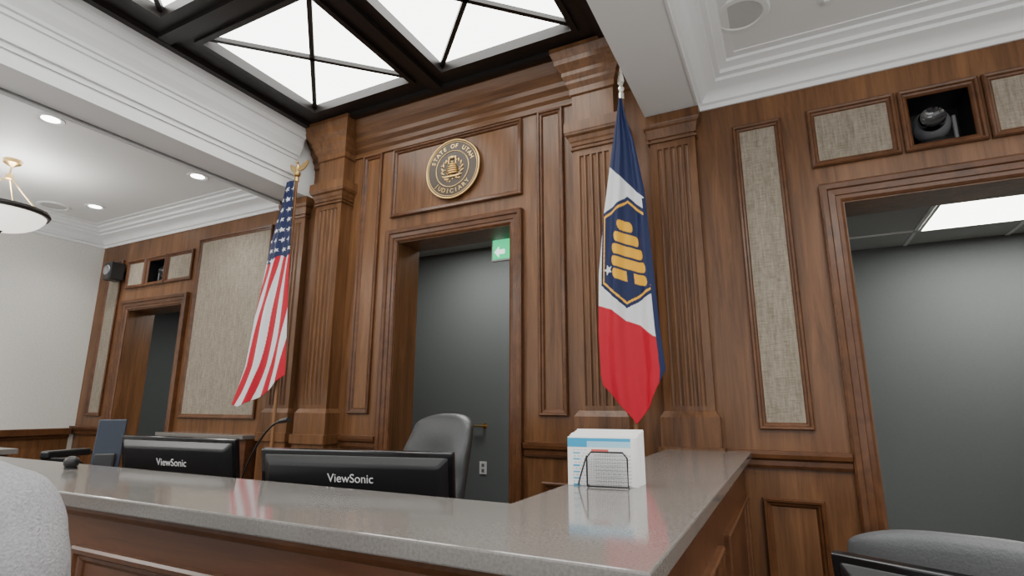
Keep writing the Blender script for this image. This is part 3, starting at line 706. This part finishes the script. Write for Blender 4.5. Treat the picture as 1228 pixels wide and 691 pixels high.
skin_mesh('trousers',V,E,[(0.15,0.11),0.10,0.085,0.068,0.06,0.055,0.10,0.085,0.068,0.06,0.055],M_jean,g,Mp)
for s in (-1,1):
    skin_mesh('shoe',[(s*0.10,-0.05,0.055),(s*0.105,0.06,0.045),(s*0.11,0.16,0.035)],[(0,1),(1,2)],[0.048,0.045,0.033],M_shoe,g,Mp,2)
    hx=s*0.22;V=[(hx,0.115,0.87),(hx,0.13,0.80),(hx,0.135,0.765)];E=[(0,1),(1,2)];Rd=[0.026,(0.018,0.036),(0.014,0.036)]
    skin_mesh('palm',V,E,Rd,M_skin,g,Mp)
    for k,(dy,ln) in enumerate(((0.030,0.070),(0.010,0.080),(-0.010,0.074),(-0.028,0.060))):
        y=0.137+dy;V=[(hx,y,0.785),(hx,y+0.002,0.75),(hx-s*0.008,y+0.004,0.75-ln*0.5),(hx-s*0.022,y+0.004,0.75-ln)]
        skin_mesh('finger_%d'%(k+1),V,[(0,1),(1,2),(2,3)],[0.009,0.009,0.0085,0.007],M_skin,g,Mp)
    skin_mesh('thumb',[(hx-s*0.004,0.150,0.83),(hx-s*0.012,0.185,0.80),(hx-s*0.018,0.195,0.765)],[(0,1),(1,2)],[0.013,0.011,0.008],M_skin,g,Mp)
skin_mesh('neck',[(0,0.0,1.42),(0,0.01,1.50),(0,0.015,1.56)],[(0,1),(1,2)],[0.062,0.056,0.058],M_skin,g,Mp)
mb=MB();mb.ball((0,0.02,1.635),0.075,0.095,0.118,18)
def hd(v):
    x,y,z=v;dz=z-1.635
    if dz<0: x*=1+dz*1.6
    if y>0.09: y=0.09+(y-0.09)*0.7
    return (x,y,z)
mb.v=[hd(v) for v in mb.v]
mb.ball((0,0.115,1.625),0.013,0.020,0.024,8);mb.ball((0,0.105,1.575),0.026,0.010,0.006,8)
for s in (-1,1): mb.ball((s*0.077,0.01,1.63),0.010,0.022,0.034,8);mb.ball((s*0.031,0.098,1.645),0.014,0.008,0.008,8)
mb.obj('head',M_skin,g,M=Mp,smooth='all')
mb=MB();mb.ball((0,0.002,1.66),0.086,0.100,0.108,16);mb.v=[(x,min(y,0.065+max(0,(z-1.69))*0.5),z) for x,y,z in mb.v];mb.obj('hair',M_hair,g,M=Mp,smooth='all')
mb=MB();mb.lathe([(0.072,1.425),(0.098,1.44),(0.105,1.47),(0.095,1.495),(0.078,1.49),(0.07,1.46)],(0,-0.015,0),28);mb.ball((0,-0.115,1.40),0.105,0.05,0.085,12);mb.obj('hood',M_hood,g,M=Mp,smooth='all')
# ---------------------------------------------------------------- lift everything so the well floor is z=0
for o in list(bpy.data.objects):
    if o.parent is None: o.location.z+=EZ
# ---------------------------------------------------------------- lights
def area(name,loc,sx,sy,power,col=(1,1,1),rot=(0,0,0)):
    l=bpy.data.lights.new(name,'AREA');l.shape='RECTANGLE';l.size=sx;l.size_y=sy;l.energy=power;l.color=col
    o=bpy.data.objects.new(name,l);C.collection.objects.link(o);o.location=loc;o.rotation_euler=rot;return o
area('ceiling_fill_right',(1.6,-3.6,CR+EZ-0.02),1.6,1.6,70,(1,0.98,0.95))  # added fill below right ceiling, behind the camera; no fixture modelled
area('ceiling_fill_left',(-5.2,-4.0,CLZ+EZ-0.02),1.4,2.0,85,(1,0.98,0.95))  # matching unseen fill added to brighten the left bay
area('fill_up_right',(1.6,-3.2,1.9),2.6,2.0,50,(1,0.98,0.95),(math.pi,0,0))  # added upward fill to brighten the right ceiling; there is no cove
area('fill_up_left',(-5.2,-3.6,1.9),2.0,2.0,30,(1,0.98,0.95),(math.pi,0,0))  # added fill aimed up at the left ceiling, no fitting behind it
area('hall_lamp',(1.45,1.05,1.18+EZ),1.1,0.5,20,(1,1,0.96))
area('corridor_lamp',(-2.6,1.0,1.64+EZ),1.0,0.5,30,(1,1,0.96))
area('corridor_lamp_left',(-5.0,1.0,1.13+EZ),1.0,0.5,18,(1,1,0.96))
w=bpy.data.worlds.new('World');C.scene.world=w;w.use_nodes=True
w.node_tree.nodes['Background'].inputs[0].default_value=(0.98,0.99,1,1);w.node_tree.nodes['Background'].inputs[1].default_value=1.6
# ---------------------------------------------------------------- camera
yaw,pitch,roll,Fp=-0.466,0.215,0.003,646.17
f=Vector((math.sin(yaw)*math.cos(pitch),math.cos(yaw)*math.cos(pitch),math.sin(pitch)))
r=Vector((math.cos(yaw),-math.sin(yaw),0));u=r.cross(f)
r2=r*math.cos(roll)+u*math.sin(roll);u2=-r*math.sin(roll)+u*math.cos(roll)
cd=bpy.data.cameras.new('camera');co=bpy.data.objects.new('camera',cd);C.collection.objects.link(co)
cd.sensor_width=36;cd.lens=36*Fp/1228;cd.clip_start=0.02
co.matrix_world=Matrix(((r2.x,u2.x,-f.x,0),(r2.y,u2.y,-f.y,-3.1),(r2.z,u2.z,-f.z,EZ),(0,0,0,1)))
C.scene.camera=co
